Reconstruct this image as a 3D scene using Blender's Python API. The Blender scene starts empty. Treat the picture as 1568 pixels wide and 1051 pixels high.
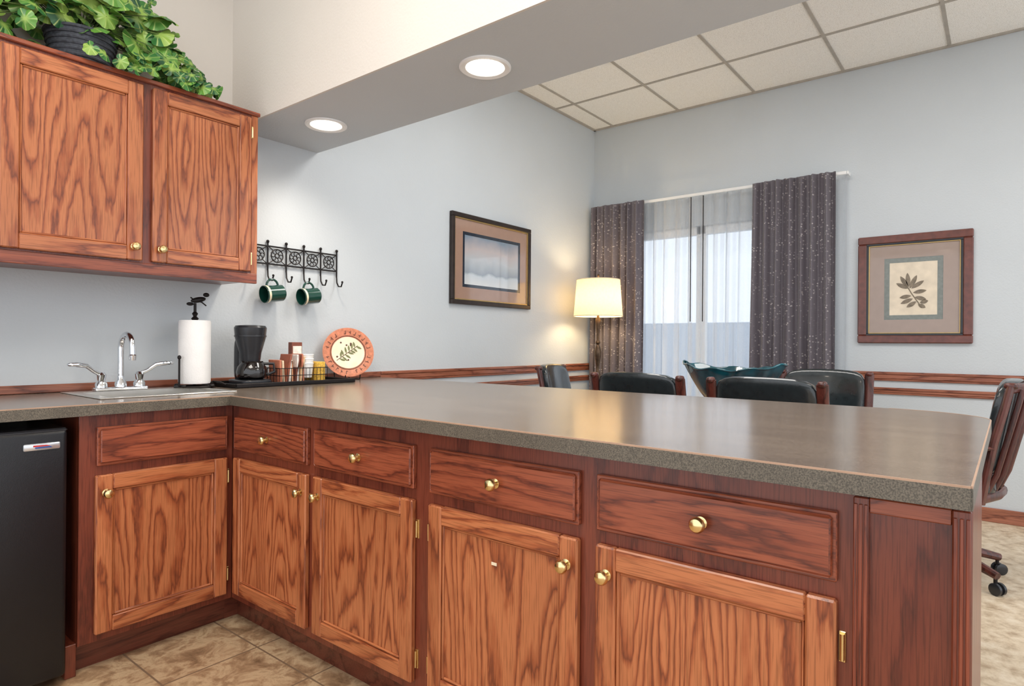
import bpy, bmesh, math, random
from mathutils import Vector, Matrix
random.seed(4)
S=bpy.context.scene
try:
    S.view_settings.view_transform='Standard'
except Exception as e: print(e)

# ------------------------------------------------------------ materials
def lin(c):
    return tuple(((x/255.0)/12.92 if x/255.0<=0.04045 else ((x/255.0+0.055)/1.055)**2.4) for x in c)+(1.0,)
def newmat(name):
    m=bpy.data.materials.new(name); m.use_nodes=True
    nt=m.node_tree; b=nt.nodes['Principled BSDF']
    return m,nt,b
def N(nt,t,**k):
    n=nt.nodes.new(t)
    for a,v in k.items(): setattr(n,a,v)
    return n
def ramp(nt,stops,interp='LINEAR'):
    r=N(nt,'ShaderNodeValToRGB'); cr=r.color_ramp; cr.interpolation=interp
    while len(cr.elements)<len(stops): cr.elements.new(0.5)
    for e,(p,c) in zip(cr.elements,stops): e.position=p; e.color=c
    return r
def plain(name,col,rough=0.5,metal=0.0,var=0.08,scale=20,bump=0.0,bscale=200,coat=0.0,spec=None):
    m,nt,b=newmat(name)
    tc=N(nt,'ShaderNodeTexCoord'); no=N(nt,'ShaderNodeTexNoise'); no.inputs['Scale'].default_value=scale
    no.inputs['Detail'].default_value=3
    nt.links.new(tc.outputs['Object'],no.inputs['Vector'])
    c=lin(col)
    lo=tuple(max(0,x*(1-var)) for x in c[:3])+(1,); hi=tuple(min(1,x*(1+var)) for x in c[:3])+(1,)
    r=ramp(nt,[(0.3,lo),(0.7,hi)])
    nt.links.new(no.outputs['Fac'],r.inputs['Fac']); nt.links.new(r.outputs['Color'],b.inputs['Base Color'])
    b.inputs['Roughness'].default_value=rough; b.inputs['Metallic'].default_value=metal
    if coat: b.inputs['Coat Weight'].default_value=coat; b.inputs['Coat Roughness'].default_value=0.05
    if spec is not None: b.inputs['Specular IOR Level'].default_value=spec
    if bump:
        n2=N(nt,'ShaderNodeTexNoise'); n2.inputs['Scale'].default_value=bscale; n2.inputs['Detail'].default_value=2
        nt.links.new(tc.outputs['Object'],n2.inputs['Vector'])
        bp=N(nt,'ShaderNodeBump'); bp.inputs['Strength'].default_value=bump; bp.inputs['Distance'].default_value=0.003
        nt.links.new(n2.outputs['Fac'],bp.inputs['Height']); nt.links.new(bp.outputs['Normal'],b.inputs['Normal'])
    return m
def emit(name,col,strength):
    m,nt,b=newmat(name)
    b.inputs['Base Color'].default_value=lin(col)
    b.inputs['Emission Color'].default_value=lin(col); b.inputs['Emission Strength'].default_value=strength
    return m
def oak(name,axis,light,mid,dark,K=9.0,rough=0.33,pore=0.62,ac=7.5,al=0.95):
    m,nt,b=newmat(name); L=nt.links.new
    tc=N(nt,'ShaderNodeTexCoord'); geo=N(nt,'ShaderNodeNewGeometry')
    mul=N(nt,'ShaderNodeMath',operation='MULTIPLY'); mul.inputs[1].default_value=37.0
    L(geo.outputs['Random Per Island'],mul.inputs[0])
    off=N(nt,'ShaderNodeVectorMath',operation='ADD')
    L(tc.outputs['Object'],off.inputs[0]); L(mul.outputs[0],off.inputs[1])
    def mp(ac,al):
        v=[ac,ac,ac]; v['XYZ'.index(axis)]=al
        n=N(nt,'ShaderNodeMapping'); n.inputs['Scale'].default_value=v
        L(off.outputs[0],n.inputs['Vector']); return n
    m1=mp(ac,al); n1=N(nt,'ShaderNodeTexNoise'); n1.inputs['Scale'].default_value=1; n1.inputs['Detail'].default_value=0.8; n1.inputs['Roughness'].default_value=0.4
    L(m1.outputs[0],n1.inputs['Vector'])
    m1b=mp(70,12); n1b=N(nt,'ShaderNodeTexNoise'); n1b.inputs['Scale'].default_value=1; n1b.inputs['Detail'].default_value=3
    L(m1b.outputs[0],n1b.inputs['Vector'])
    k=N(nt,'ShaderNodeMath',operation='MULTIPLY'); k.inputs[1].default_value=K*2; L(n1.outputs['Fac'],k.inputs[0])
    ka=N(nt,'ShaderNodeMath',operation='MULTIPLY_ADD'); ka.inputs[1].default_value=0.8
    L(n1b.outputs['Fac'],ka.inputs[0]); L(k.outputs[0],ka.inputs[2])
    fr=N(nt,'ShaderNodeMath',operation='FRACT'); L(ka.outputs[0],fr.inputs[0])
    r=ramp(nt,[(0.0,lin(mid)),(0.12,lin(light)),(0.5,lin(light)),(0.78,lin(mid)),(0.92,lin(dark)),(1.0,lin(mid))])
    L(fr.outputs[0],r.inputs['Fac'])
    m2=mp(330,10); n2=N(nt,'ShaderNodeTexNoise'); n2.inputs['Scale'].default_value=1; n2.inputs['Detail'].default_value=2
    L(m2.outputs[0],n2.inputs['Vector'])
    r2=ramp(nt,[(0.36,(pore,pore*.95,pore*.9,1)),(0.52,(1,1,1,1))]); L(n2.outputs['Fac'],r2.inputs['Fac'])
    mx=N(nt,'ShaderNodeMix',data_type='RGBA',blend_type='MULTIPLY'); mx.inputs['Factor'].default_value=0.85
    L(r.outputs['Color'],mx.inputs['A']); L(r2.outputs['Color'],mx.inputs['B'])
    m3=mp(2.2,1.2); n3=N(nt,'ShaderNodeTexNoise'); n3.inputs['Scale'].default_value=1
    L(m3.outputs[0],n3.inputs['Vector'])
    r3=ramp(nt,[(0.3,(0.84,0.81,0.79,1)),(0.7,(1.06,1.06,1.06,1))]); L(n3.outputs['Fac'],r3.inputs['Fac'])
    mx2=N(nt,'ShaderNodeMix',data_type='RGBA',blend_type='MULTIPLY'); mx2.inputs['Factor'].default_value=1
    L(mx.outputs['Result'],mx2.inputs['A']); L(r3.outputs['Color'],mx2.inputs['B'])
    L(mx2.outputs['Result'],b.inputs['Base Color'])
    b.inputs['Roughness'].default_value=rough
    b.inputs['Coat Weight'].default_value=0.25; b.inputs['Coat Roughness'].default_value=0.2
    bp=N(nt,'ShaderNodeBump'); bp.inputs['Strength'].default_value=0.12; bp.inputs['Distance'].default_value=0.001
    L(n2.outputs['Fac'],bp.inputs['Height']); L(bp.outputs['Normal'],b.inputs['Normal'])
    return m
DL=(190,117,74); DM=(165,90,53); DD=(122,62,38)
oakV=oak('oak_panel_vertical','Z',DL,DM,DD,K=8.5)
oakX=oak('oak_rail_x','X',DL,DM,DD,K=5)
oakY=oak('oak_rail_y','Y',DL,DM,DD,K=5)
oakSt=oak('oak_stile','Z',DL,DM,DD,K=4)
WL=(156,82,54); WM=(136,66,42); WD=(98,44,28)
drwX=oak('oak_drawer_x','X',WL,WM,WD,K=6)
drwY=oak('oak_drawer_y','Y',WL,WM,WD,K=6)
drwV=oak('oak_drawer_v','Z',(146,74,50),(130,62,42),(96,44,30),K=3)
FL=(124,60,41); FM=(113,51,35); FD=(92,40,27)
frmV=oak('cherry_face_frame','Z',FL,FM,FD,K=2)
frmY=oak('cherry_trim_y','Y',(168,106,82),(150,90,68),(112,60,44),K=3)
frmX=oak('cherry_trim_x','X',(160,98,74),(142,82,60),(106,56,40),K=3)
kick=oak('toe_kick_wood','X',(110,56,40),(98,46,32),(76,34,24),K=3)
brass=plain('polished_brass',(236,212,156),0.2,1.0,0.05)
chrome=plain('chrome',(225,228,232),0.08,1.0,0.03)
steel=plain('brushed_steel',(225,222,216),0.3,1.0,0.05)
iron=plain('black_iron',(34,30,30),0.45,0.6,0.2)
blk=plain('black_plastic',(36,37,41),0.25,0,0.1)
frblk=plain('fridge_black_enamel',(15,17,22),0.3,0,0.1,bump=0.15,bscale=500)
white=plain('white_paint',(240,240,238),0.4,0,0.02)
wallM=plain('wall_blue_grey_paint',(200,206,210),0.55,0,0.02,scale=2,bump=0.35,bscale=90)
creamM=plain('wall_cream_paint',(220,215,208),0.55,0,0.02,scale=2,bump=0.35,bscale=90)
paper=plain('paper_towel_white',(240,238,236),0.9,0,0.02,bump=0.4,bscale=150)
def counter_mat(name,a,bc,rough,sc=320):
    m,nt,b=newmat(name); L=nt.links.new
    tc=N(nt,'ShaderNodeTexCoord'); n=N(nt,'ShaderNodeTexNoise'); n.inputs['Scale'].default_value=sc; n.inputs['Detail'].default_value=2
    L(tc.outputs['Object'],n.inputs['Vector'])
    r=ramp(nt,[(0.38,lin(a)),(0.62,lin(bc))]); L(n.outputs['Fac'],r.inputs['Fac'])
    mp=N(nt,'ShaderNodeMapping'); mp.inputs['Scale'].default_value=(9,1.6,1); L(tc.outputs['Object'],mp.inputs['Vector'])
    n2=N(nt,'ShaderNodeTexNoise'); n2.inputs['Scale'].default_value=1.5; n2.inputs['Detail'].default_value=4; L(mp.outputs[0],n2.inputs['Vector'])
    r2=ramp(nt,[(0.3,(0.84,0.82,0.80,1)),(0.7,(1.08,1.07,1.05,1))]); L(n2.outputs['Fac'],r2.inputs['Fac'])
    mx=N(nt,'ShaderNodeMix',data_type='RGBA',blend_type='MULTIPLY'); mx.inputs['Factor'].default_value=1
    L(r.outputs['Color'],mx.inputs['A']); L(r2.outputs['Color'],mx.inputs['B']); L(mx.outputs['Result'],b.inputs['Base Color'])
    b.inputs['Roughness'].default_value=rough
    return m
ctop=counter_mat('laminate_top',(104,93,83),(126,114,103),0.2)
cedge=counter_mat('laminate_edge',(76,72,63),(114,107,95),0.4,380)
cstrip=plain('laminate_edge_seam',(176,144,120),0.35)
def tile_floor():
    m,nt,b=newmat('slate_look_floor_tile'); L=nt.links.new
    tc=N(nt,'ShaderNodeTexCoord'); n=N(nt,'ShaderNodeTexNoise'); n.inputs['Scale'].default_value=10; n.inputs['Detail'].default_value=9; n.inputs['Roughness'].default_value=0.68
    n.inputs['Distortion'].default_value=0.5
    L(tc.outputs['Object'],n.inputs['Vector'])
    r=ramp(nt,[(0.34,lin((122,96,70))),(0.46,lin((164,134,102))),(0.56,lin((200,174,138))),(0.68,lin((154,126,94)))]); L(n.outputs['Fac'],r.inputs['Fac'])
    br=N(nt,'ShaderNodeTexBrick'); br.offset=0; br.inputs['Scale'].default_value=1; br.inputs['Brick Width'].default_value=0.33; br.inputs['Row Height'].default_value=0.33
    br.inputs['Mortar Size'].default_value=0.0035; br.inputs['Mortar'].default_value=lin((128,106,84))
    mp=N(nt,'ShaderNodeMapping'); mp.inputs['Location'].default_value=(0.1,0.16,0)
    L(tc.outputs['Object'],mp.inputs['Vector']); L(mp.outputs[0],br.inputs['Vector'])
    L(r.outputs['Color'],br.inputs['Color1']); L(r.outputs['Color'],br.inputs['Color2']); L(br.outputs['Color'],b.inputs['Base Color'])
    b.inputs['Roughness'].default_value=0.4
    return m
tileM=tile_floor()
def carpet():
    m,nt,b=newmat('beige_mottled_floor'); L=nt.links.new
    tc=N(nt,'ShaderNodeTexCoord'); n=N(nt,'ShaderNodeTexNoise'); n.inputs['Scale'].default_value=16; n.inputs['Detail'].default_value=9; n.inputs['Roughness'].default_value=0.65
    L(tc.outputs['Object'],n.inputs['Vector'])
    r=ramp(nt,[(0.34,lin((168,146,120))),(0.5,lin((204,186,160))),(0.66,lin((220,206,184)))]); L(n.outputs['Fac'],r.inputs['Fac'])
    L(r.outputs['Color'],b.inputs['Base Color']); b.inputs['Roughness'].default_value=0.45
    return m
carpM=carpet()
def ceil_mat():
    m,nt,b=newmat('acoustic_ceiling_tile'); L=nt.links.new
    tc=N(nt,'ShaderNodeTexCoord'); n=N(nt,'ShaderNodeTexNoise'); n.inputs['Scale'].default_value=260; n.inputs['Detail'].default_value=3
    L(tc.outputs['Object'],n.inputs['Vector'])
    r=ramp(nt,[(0.34,lin((210,207,198))),(0.48,lin((252,251,246)))]); L(n.outputs['Fac'],r.inputs['Fac'])
    L(r.outputs['Color'],b.inputs['Base Color']); b.inputs['Roughness'].default_value=0.9
    return m
ceilM=ceil_mat()
gridM=plain('ceiling_grid_metal',(176,170,160),0.5)
def curtain_mat(name,base,dot):
    m,nt,b=newmat(name); L=nt.links.new
    tc=N(nt,'ShaderNodeTexCoord'); v=N(nt,'ShaderNodeTexVoronoi'); v.inputs['Scale'].default_value=52
    mp=N(nt,'ShaderNodeMapping'); mp.inputs['Scale'].default_value=(0.3,1,1); L(tc.outputs['Object'],mp.inputs['Vector'])
    L(mp.outputs[0],v.inputs['Vector'])
    r=ramp(nt,[(0.2,(1,1,1,1)),(0.3,(0,0,0,1))]); L(v.outputs['Distance'],r.inputs['Fac'])
    n=N(nt,'ShaderNodeTexNoise'); n.inputs['Scale'].default_value=9; n.inputs['Detail'].default_value=5; L(tc.outputs['Object'],n.inputs['Vector'])
    r2=ramp(nt,[(0.42,(0.08,0.08,0.08,1)),(0.54,(0.9,0.9,0.9,1))]); L(n.outputs['Fac'],r2.inputs['Fac'])
    mm=N(nt,'ShaderNodeMath',operation='MULTIPLY'); L(r.outputs['Color'],mm.inputs[0]); L(r2.outputs['Color'],mm.inputs[1])
    mx=N(nt,'ShaderNodeMix',data_type='RGBA'); mx.inputs['A'].default_value=lin(base); mx.inputs['B'].default_value=lin(dot)
    L(mm.outputs[0],mx.inputs['Factor']); L(mx.outputs['Result'],b.inputs['Base Color'])
    b.inputs['Roughness'].default_value=0.5; b.inputs['Sheen Weight'].default_value=0.25
    return m
curtM=curtain_mat('patterned_drape_fabric',(98,91,98),(186,178,176))
def sheer_mat():
    m,nt,b=newmat('sheer_voile'); L=nt.links.new
    out=nt.nodes['Material Output']
    tr=N(nt,'ShaderNodeBsdfTransparent'); tl=N(nt,'ShaderNodeBsdfTranslucent'); tl.inputs['Color'].default_value=(0.62,0.65,0.69,1)
    df=N(nt,'ShaderNodeBsdfDiffuse'); df.inputs['Color'].default_value=(0.86,0.88,0.90,1)
    tc=N(nt,'ShaderNodeTexCoord'); n=N(nt,'ShaderNodeTexNoise'); n.inputs['Scale'].default_value=300; L(tc.outputs['Object'],n.inputs['Vector'])
    r=ramp(nt,[(0.3,(0.30,)*3+(1,)),(0.7,(0.38,)*3+(1,))]); L(n.outputs['Fac'],r.inputs['Fac'])
    lw=N(nt,'ShaderNodeLayerWeight'); lw.inputs['Blend'].default_value=0.5
    ad=N(nt,'ShaderNodeMath',operation='MULTIPLY_ADD',use_clamp=True); ad.inputs[1].default_value=0.75
    L(lw.outputs['Facing'],ad.inputs[0]); L(r.outputs['Color'],ad.inputs[2])
    m1=N(nt,'ShaderNodeMixShader'); m1.inputs[0].default_value=0.45; L(tl.outputs[0],m1.inputs[1]); L(df.outputs[0],m1.inputs[2])
    m2=N(nt,'ShaderNodeMixShader'); L(ad.outputs[0],m2.inputs[0]); L(tr.outputs[0],m2.inputs[1]); L(m1.outputs[0],m2.inputs[2])
    L(m2.outputs[0],out.inputs['Surface']); return m
sheerM=sheer_mat()
def glass_mat():
    m,nt,b=newmat('window_glass'); L=nt.links.new; out=nt.nodes['Material Output']
    tr=N(nt,'ShaderNodeBsdfTransparent'); gl=N(nt,'ShaderNodeBsdfGlossy'); gl.inputs['Roughness'].default_value=0.02
    tr.inputs['Color'].default_value=(0.86,0.89,0.92,1)
    mx=N(nt,'ShaderNodeMixShader'); mx.inputs[0].default_value=0.06; L(tr.outputs[0],mx.inputs[1]); L(gl.outputs[0],mx.inputs[2]); L(mx.outputs[0],out.inputs['Surface'])
    return m
glassM=glass_mat()
def shade_mat():
    m,nt,b=newmat('lampshade_linen'); L=nt.links.new; out=nt.nodes['Material Output']
    tl=N(nt,'ShaderNodeBsdfTranslucent'); tl.inputs['Color'].default_value=lin((232,214,182))
    df=N(nt,'ShaderNodeBsdfDiffuse'); 
    tc=N(nt,'ShaderNodeTexCoord'); n=N(nt,'ShaderNodeTexNoise'); n.inputs['Scale'].default_value=60; L(tc.outputs['Object'],n.inputs['Vector'])
    r=ramp(nt,[(0.3,lin((222,204,174))),(0.7,lin((236,220,192)))]); L(n.outputs['Fac'],r.inputs['Fac']); L(r.outputs['Color'],df.inputs['Color'])
    m1=N(nt,'ShaderNodeMixShader'); m1.inputs[0].default_value=0.66; L(tl.outputs[0],m1.inputs[1]); L(df.outputs[0],m1.inputs[2]); L(m1.outputs[0],out.inputs['Surface'])
    return m
shadeM=shade_mat()
leather=plain('black_leather',(34,41,44),0.2,0,0.15,scale=30,bump=0.12,bscale=90,coat=0.35)
chairw=oak('chair_cherry_wood','Z',(96,48,40),(80,38,32),(54,26,22),K=3)
tealg=plain('teal_glazed_glass',(22,80,92),0.06,0,0.5,scale=10,coat=0.9)
tablew=oak('table_cherry_wood','Y',(118,60,42),(98,46,32),(66,30,22),K=4)
lampm=plain('bronze_lamp_metal',(92,74,58),0.35,0.8,0.25,scale=60)
greenm=plain('green_mug_glaze',(22,66,56),0.15,0,0.1,coat=0.5)
cream=plain('cream_ceramic',(240,226,196),0.3)
terra=plain('terracotta_glaze',(198,122,90),0.3,0,0.22,scale=60)
olive=plain('olive_leaf_paint',(112,116,72),0.5)
darkt=plain('dark_brown_paint',(84,50,40),0.5)

def leaf_mat():
    m,nt,b=newmat('ivy_leaf'); L=nt.links.new
    uv=N(nt,'ShaderNodeUVMap'); sep=N(nt,'ShaderNodeSeparateXYZ'); L(uv.outputs[0],sep.inputs[0])
    a=N(nt,'ShaderNodeMath',operation='MULTIPLY'); a.inputs[1].default_value=2*math.pi*7; L(sep.outputs['X'],a.inputs[0])
    c=N(nt,'ShaderNodeMath',operation='COSINE'); L(a.outputs[0],c.inputs[0])
    r=ramp(nt,[(0.86,(0,0,0,1)),(0.99,(1,1,1,1))]); L(c.outputs[0],r.inputs['Fac'])
    geo=N(nt,'ShaderNodeNewGeometry')
    cr=ramp(nt,[(0.0,lin((30,82,48))),(0.3,lin((54,112,52))),(0.65,lin((98,148,60))),(1.0,lin((150,180,84)))]); L(geo.outputs['Random Per Island'],cr.inputs['Fac'])
    mx0=N(nt,'ShaderNodeMix',data_type='RGBA'); L(cr.outputs['Color'],mx0.inputs['B']); mx0.inputs['A'].default_value=lin((150,180,90))
    r5=ramp(nt,[(0.1,(0,0,0,1)),(0.5,(1,1,1,1))]); L(sep.outputs['Y'],r5.inputs['Fac']); L(r5.outputs['Color'],mx0.inputs['Factor'])
    mx=N(nt,'ShaderNodeMix',data_type='RGBA'); L(mx0.outputs['Result'],mx.inputs['A']); mx.inputs['B'].default_value=lin((190,208,128))
    mf=N(nt,'ShaderNodeMath',operation='MULTIPLY'); mf.inputs[1].default_value=0.55; L(r.outputs['Color'],mf.inputs[0]); L(mf.outputs[0],mx.inputs['Factor'])
    L(mx.outputs['Result'],b.inputs['Base Color']); b.inputs['Roughness'].default_value=0.4
    return m
leafM=leaf_mat()
stemM=plain('ivy_stem',(90,112,56),0.6)
basketM=plain('dark_grey_basket',(62,66,74),0.8,0,0.4,scale=90,bump=0.9,bscale=60)

# ------------------------------------------------------------ builder
class B:
    def __init__(s,name): s.name=name; s.bm=bmesh.new(); s.mats=[]; s.bm.loops.layers.uv.new('UVMap')
    def mi(s,m):
        if m not in s.mats: s.mats.append(m)
        return s.mats.index(m)
    def add(s,t,mat,M=None):
        if M is not None: bmesh.ops.transform(t,matrix=M,verts=t.verts)
        i=s.mi(mat)
        for f in t.faces: f.material_index=i
        me=bpy.data.meshes.new('t'); t.to_mesh(me); t.free(); s.bm.from_mesh(me); bpy.data.meshes.remove(me)
    def box(s,p0,p1,mat,bev=0.0,M=None,seg=1):
        t=bmesh.new(); bmesh.ops.create_cube(t,size=1)
        for v in t.verts:
            v.co=Vector([(p0[i]+p1[i])/2+v.co[i]*abs(p1[i]-p0[i]) for i in range(3)])
        if bev>0: bmesh.ops.bevel(t,geom=t.edges[:],offset=bev,segments=seg,affect='EDGES',profile=0.5)
        s.add(t,mat,M)
    def lathe(s,prof,mat,M=None,seg=32,cap=True):
        t=bmesh.new(); rings=[]
        for r,z in prof:
            rings.append([t.verts.new((r*math.cos(2*math.pi*i/seg),r*math.sin(2*math.pi*i/seg),z)) for i in range(seg)])
        for a,b in zip(rings,rings[1:]):
            for i in range(seg): t.faces.new((a[i],a[(i+1)%seg],b[(i+1)%seg],b[i]))
        if cap:
            t.faces.new(rings[0][::-1]); t.faces.new(rings[-1])
        s.add(t,mat,M)
    def tube(s,pts,r,mat,seg=10,M=None,closed=False,ry=None):
        t=bmesh.new(); pts=[Vector(p) for p in pts]; n=len(pts); rings=[]
        up=None
        for i,p in enumerate(pts):
            if closed: d=pts[(i+1)%n]-pts[i-1]
            else: d=pts[min(i+1,n-1)]-pts[max(i-1,0)]
            d.normalize()
            if up is None:
                up=Vector((0,0,1)) if abs(d.z)<0.9 else Vector((1,0,0))
            sd=d.cross(up).normalized(); up=sd.cross(d).normalized()
            rr=r[i] if isinstance(r,(list,tuple)) else r
            r2=rr if ry is None else ry
            rings.append([t.verts.new(p+sd*rr*math.cos(2*math.pi*k/seg)+up*r2*math.sin(2*math.pi*k/seg)) for k in range(seg)])
        pr=list(zip(rings,rings[1:]))
        if closed: pr.append((rings[-1],rings[0]))
        for a,b in pr:
            for i in range(seg): t.faces.new((a[i],a[(i+1)%seg],b[(i+1)%seg],b[i]))
        if not closed: t.faces.new(rings[0][::-1]); t.faces.new(rings[-1])
        s.add(t,mat,M)
    def prism(s,pts,z0,z1,mat,M=None,bev=0):
        t=bmesh.new(); a=[t.verts.new((x,y,z0)) for x,y in pts]; b=[t.verts.new((x,y,z1)) for x,y in pts]
        t.faces.new(a[::-1]); t.faces.new(b); n=len(pts)
        for i in range(n): t.faces.new((a[i],a[(i+1)%n],b[(i+1)%n],b[i]))
        s.add(t,mat,M)
    def rounded(s,c,h,mat,p=6,fn=None,M=None,cuts=7):
        t=bmesh.new(); bmesh.ops.create_cube(t,size=2)
        bmesh.ops.subdivide_edges(t,edges=t.edges[:],cuts=cuts,use_grid_fill=True)
        for v in t.verts:
            q=(abs(v.co.x)**p+abs(v.co.y)**p+abs(v.co.z)**p)**(1/p)
            co=v.co/q
            if fn: co=fn(co.copy())
            v.co=Vector((c[0]+co.x*h[0],c[1]+co.y*h[1],c[2]+co.z*h[2]))
        s.add(t,mat,M)
    def flat(s,pts,mat,M=None):
        t=bmesh.new(); t.faces.new([t.verts.new(p) for p in pts]); s.add(t,mat,M)
    def grid(s,fn,nu,nv,mat):
        t=bmesh.new(); g=[[t.verts.new(fn(i/nu,j/nv)) for j in range(nv+1)] for i in range(nu+1)]
        for i in range(nu):
            for j in range(nv): t.faces.new((g[i][j],g[i+1][j],g[i+1][j+1],g[i][j+1]))
        s.add(t,mat)
    def done(s,loc=(0,0,0),rot=0.0,angle=35,recalc=True):
        if recalc: bmesh.ops.recalc_face_normals(s.bm,faces=s.bm.faces[:])
        me=bpy.data.meshes.new(s.name); 
        for f in s.bm.faces: f.smooth=True
        s.bm.to_mesh(me); s.bm.free()
        for m in s.mats: me.materials.append(m)
        try: me.set_sharp_from_angle(angle=math.radians(angle))
        except Exception as e: print(e)
        o=bpy.data.objects.new(s.name,me); S.collection.objects.link(o)
        o.location=loc; o.rotation_euler=(0,0,rot); return o
def T(x,y,z): return Matrix.Translation((x,y,z))
def align(d,loc):
    return T(*loc)@Vector(d).to_track_quat('Z','Y').to_matrix().to_4x4()

# ------------------------------------------------------------ constants
YA=3.03; XB=5.07; ZC=3.143; CT=0.914; CB=0.876
FX=1.262; FY=2.42

# ------------------------------------------------------------ room shell
b=B('floor'); b.box((-2.2,-3,-0.05),(1.95,YA+0.1,0),tileM); b.box((1.95,-3,-0.05),(XB+0.12,YA+0.1,0),carpM); b.done()
b=B('wall_left')
b.box((-2.2,YA,0),(XB+0.12,YA+0.12,2.19),wallM)
b.box((-2.2,YA,2.19),(1.57,YA+0.12,ZC),creamM)
b.box((1.57,YA,2.19),(XB+0.12,YA+0.12,ZC),wallM); b.done()
WY0,WY1,WZ0,WZ1=1.02,2.76,0.06,2.13
b=B('wall_right')
b.box((XB,-3,0),(XB+0.12,WY0,ZC),wallM); b.box((XB,WY1,0),(XB+0.12,YA,ZC),wallM)
b.box((XB,WY0,WZ1),(XB+0.12,WY1,ZC),wallM); b.box((XB,WY0,0),(XB+0.12,WY1,WZ0),wallM); b.done()
b=B('ceiling'); b.box((-2.2,-3,ZC),(XB+0.12,YA+0.12,ZC+0.05),ceilM); b.done()
b=B('trim_1')  # suspended grid
for i in range(-5,5):
    y=0.285+0.636*i
    b.box((2.06,y-0.010,ZC-0.006),(XB,y+0.010,ZC+0.001),gridM)
for x in (4.40,3.77,3.14,2.51): b.box((x-0.010,-3,ZC-0.0065),(x+0.010,YA,ZC+0.001),gridM)
b.box((XB-0.022,-3,ZC-0.012),(XB,YA,ZC),gridM); b.box((2.06,YA-0.022,ZC-0.012),(XB,YA,ZC),gridM); b.done()
b=B('beam_soffit')
b.box((1.564,-3,2.19),(1.574,YA,ZC),creamM); b.box((1.574,-3,2.1901),(2.056,YA,ZC),wallM); b.done()
def rail_profile(b,horizontal,a0,a1,plane,z0,z1,mat,dep=0.022):
    for (za,zb,d) in ((z0,z0+0.014,dep*0.6),(z0+0.014,z1-0.018,dep*0.75),(z1-0.018,z1,dep)):
        if horizontal=='X': b.box((a0,plane-d,za),(a1,plane,zb),mat,0.003)
        else: b.box((plane-d,a0,za),(plane,a1,zb),mat,0.003)
b=B('trim_2'); rail_profile(b,'X',2.51,XB,YA,0.885,0.948,frmX); rail_profile(b,'X',2.51,XB,YA,0.79,0.838,frmX)
b.box((-2.2,YA-0.018,CT+0.0005),(2.51,YA,0.948),frmX,0.003); b.done()
b=B('trim_3'); rail_profile(b,'Y',-3,0.86,XB,0.885,0.948,frmY); rail_profile(b,'Y',-3,0.86,XB,0.79,0.838,frmY); b.done()
b=B('baseboard_right'); b.box((XB-0.015,-3,0),(XB,0.95,0.09),frmY,0.004); b.done()
b=B('baseboard_left'); b.box((2.0,YA-0.015,0),(XB-0.02,YA,0.09),frmX,0.004); b.done()

# recessed lights
warmE=emit('downlight_lens',(255,244,225),6)
for (x,y) in ((1.80,1.563),(1.81,2.596),(1.80,0.5)):
    b=B('recessed_downlight')
    b.lathe([(0.072,2.1895),(0.1,2.1895),(0.1,2.184),(0.094,2.180),(0.076,2.184),(0.072,2.1895)],white,T(x,y,0),40,cap=False)
    b.lathe([(0.001,2.1875),(0.0735,2.1875)],warmE,T(x,y,0),32,cap=False); b.done()
    L=bpy.data.lights.new('downlight_lamp','SPOT'); L.energy=25; L.color=(1,0.88,0.74); L.spot_size=math.radians(150); L.spot_blend=0.9; L.shadow_soft_size=0.07
    o=bpy.data.objects.new('downlight_lamp',L); o.location=(x,y,2.17); S.collection.objects.link(o)

# ------------------------------------------------------------ cabinets
def MPm(y,z): return Matrix(((0,-1,0,FX),(-1,0,0,y),(0,0,1,z),(0,0,0,1)))
def MSm(x,z,fy=FY): return Matrix(((1,0,0,x),(0,-1,0,fy),(0,0,1,z),(0,0,0,1)))
def door(b,M,w,h,mh,st=0.052,th=0.02):
    b.box((0,0,0),(st,th,h),oakSt,0.004,M); b.box((w-st,0,0),(w,th,h),oakSt,0.004,M)
    b.box((st,0,0),(w-st,th-0.0005,st),mh,0.003,M); b.box((st,0,h-st),(w-st,th-0.0005,h),mh,0.003,M)
    l=0.008
    b.box((st,0,st),(st+l,th-0.006,h-st),oakSt,0.003,M); b.box((w-st-l,0,st),(w-st,th-0.006,h-st),oakSt,0.003,M)
    b.box((st+l,0,st),(w-st-l,th-0.006,st+l),mh,0.003,M); b.box((st+l,0,h-st-l),(w-st-l,th-0.006,h-st),mh,0.003,M)
    b.box((st+l-0.001,0,st+l-0.001),(w-st-l+0.001,0.009,h-st-l+0.001),oakV,0,M)
def drawer(b,M,w,h,mh): b.box((0,0,0),(w,0.014,h),mh,0.002,M); b.box((0.007,0.013,0.007),(w-0.007,0.0205,h-0.007),mh,0.0055,M)
def knob(b,M,x,z):
    K=M@T(x,0.02,z)@Matrix.Rotation(-math.pi/2,4,'X')
    b.lathe([(0.012,0),(0.013,0.002),(0.006,0.005),(0.0055,0.012),(0.012,0.016),(0.0165,0.021),(0.0165,0.025),(0.013,0.030),(0.006,0.0325),(0.0005,0.033)],brass,K,24)
def hinge(b,M,x,z):
    b.box((x-0.006,-0.001,z-0.028),(x+0.006,0.004,z+0.028),brass,0.001,M)
    b.tube([M@Vector((x,0.006,z-0.024)),M@Vector((x,0.006,z+0.024))],0.0042,brass,8)
DZ0,DZ1=0.132,0.668; RZ0,RZ1=0.700,0.828
b=B('peninsula_cabinet')
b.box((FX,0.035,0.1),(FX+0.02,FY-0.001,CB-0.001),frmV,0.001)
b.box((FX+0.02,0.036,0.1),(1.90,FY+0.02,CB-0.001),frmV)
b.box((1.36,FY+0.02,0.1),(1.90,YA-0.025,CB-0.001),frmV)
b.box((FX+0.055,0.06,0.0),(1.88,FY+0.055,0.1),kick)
ys=[(2.383,1.886),(1.846,1.349),(1.283,0.781),(0.733,0.232)]
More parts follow.
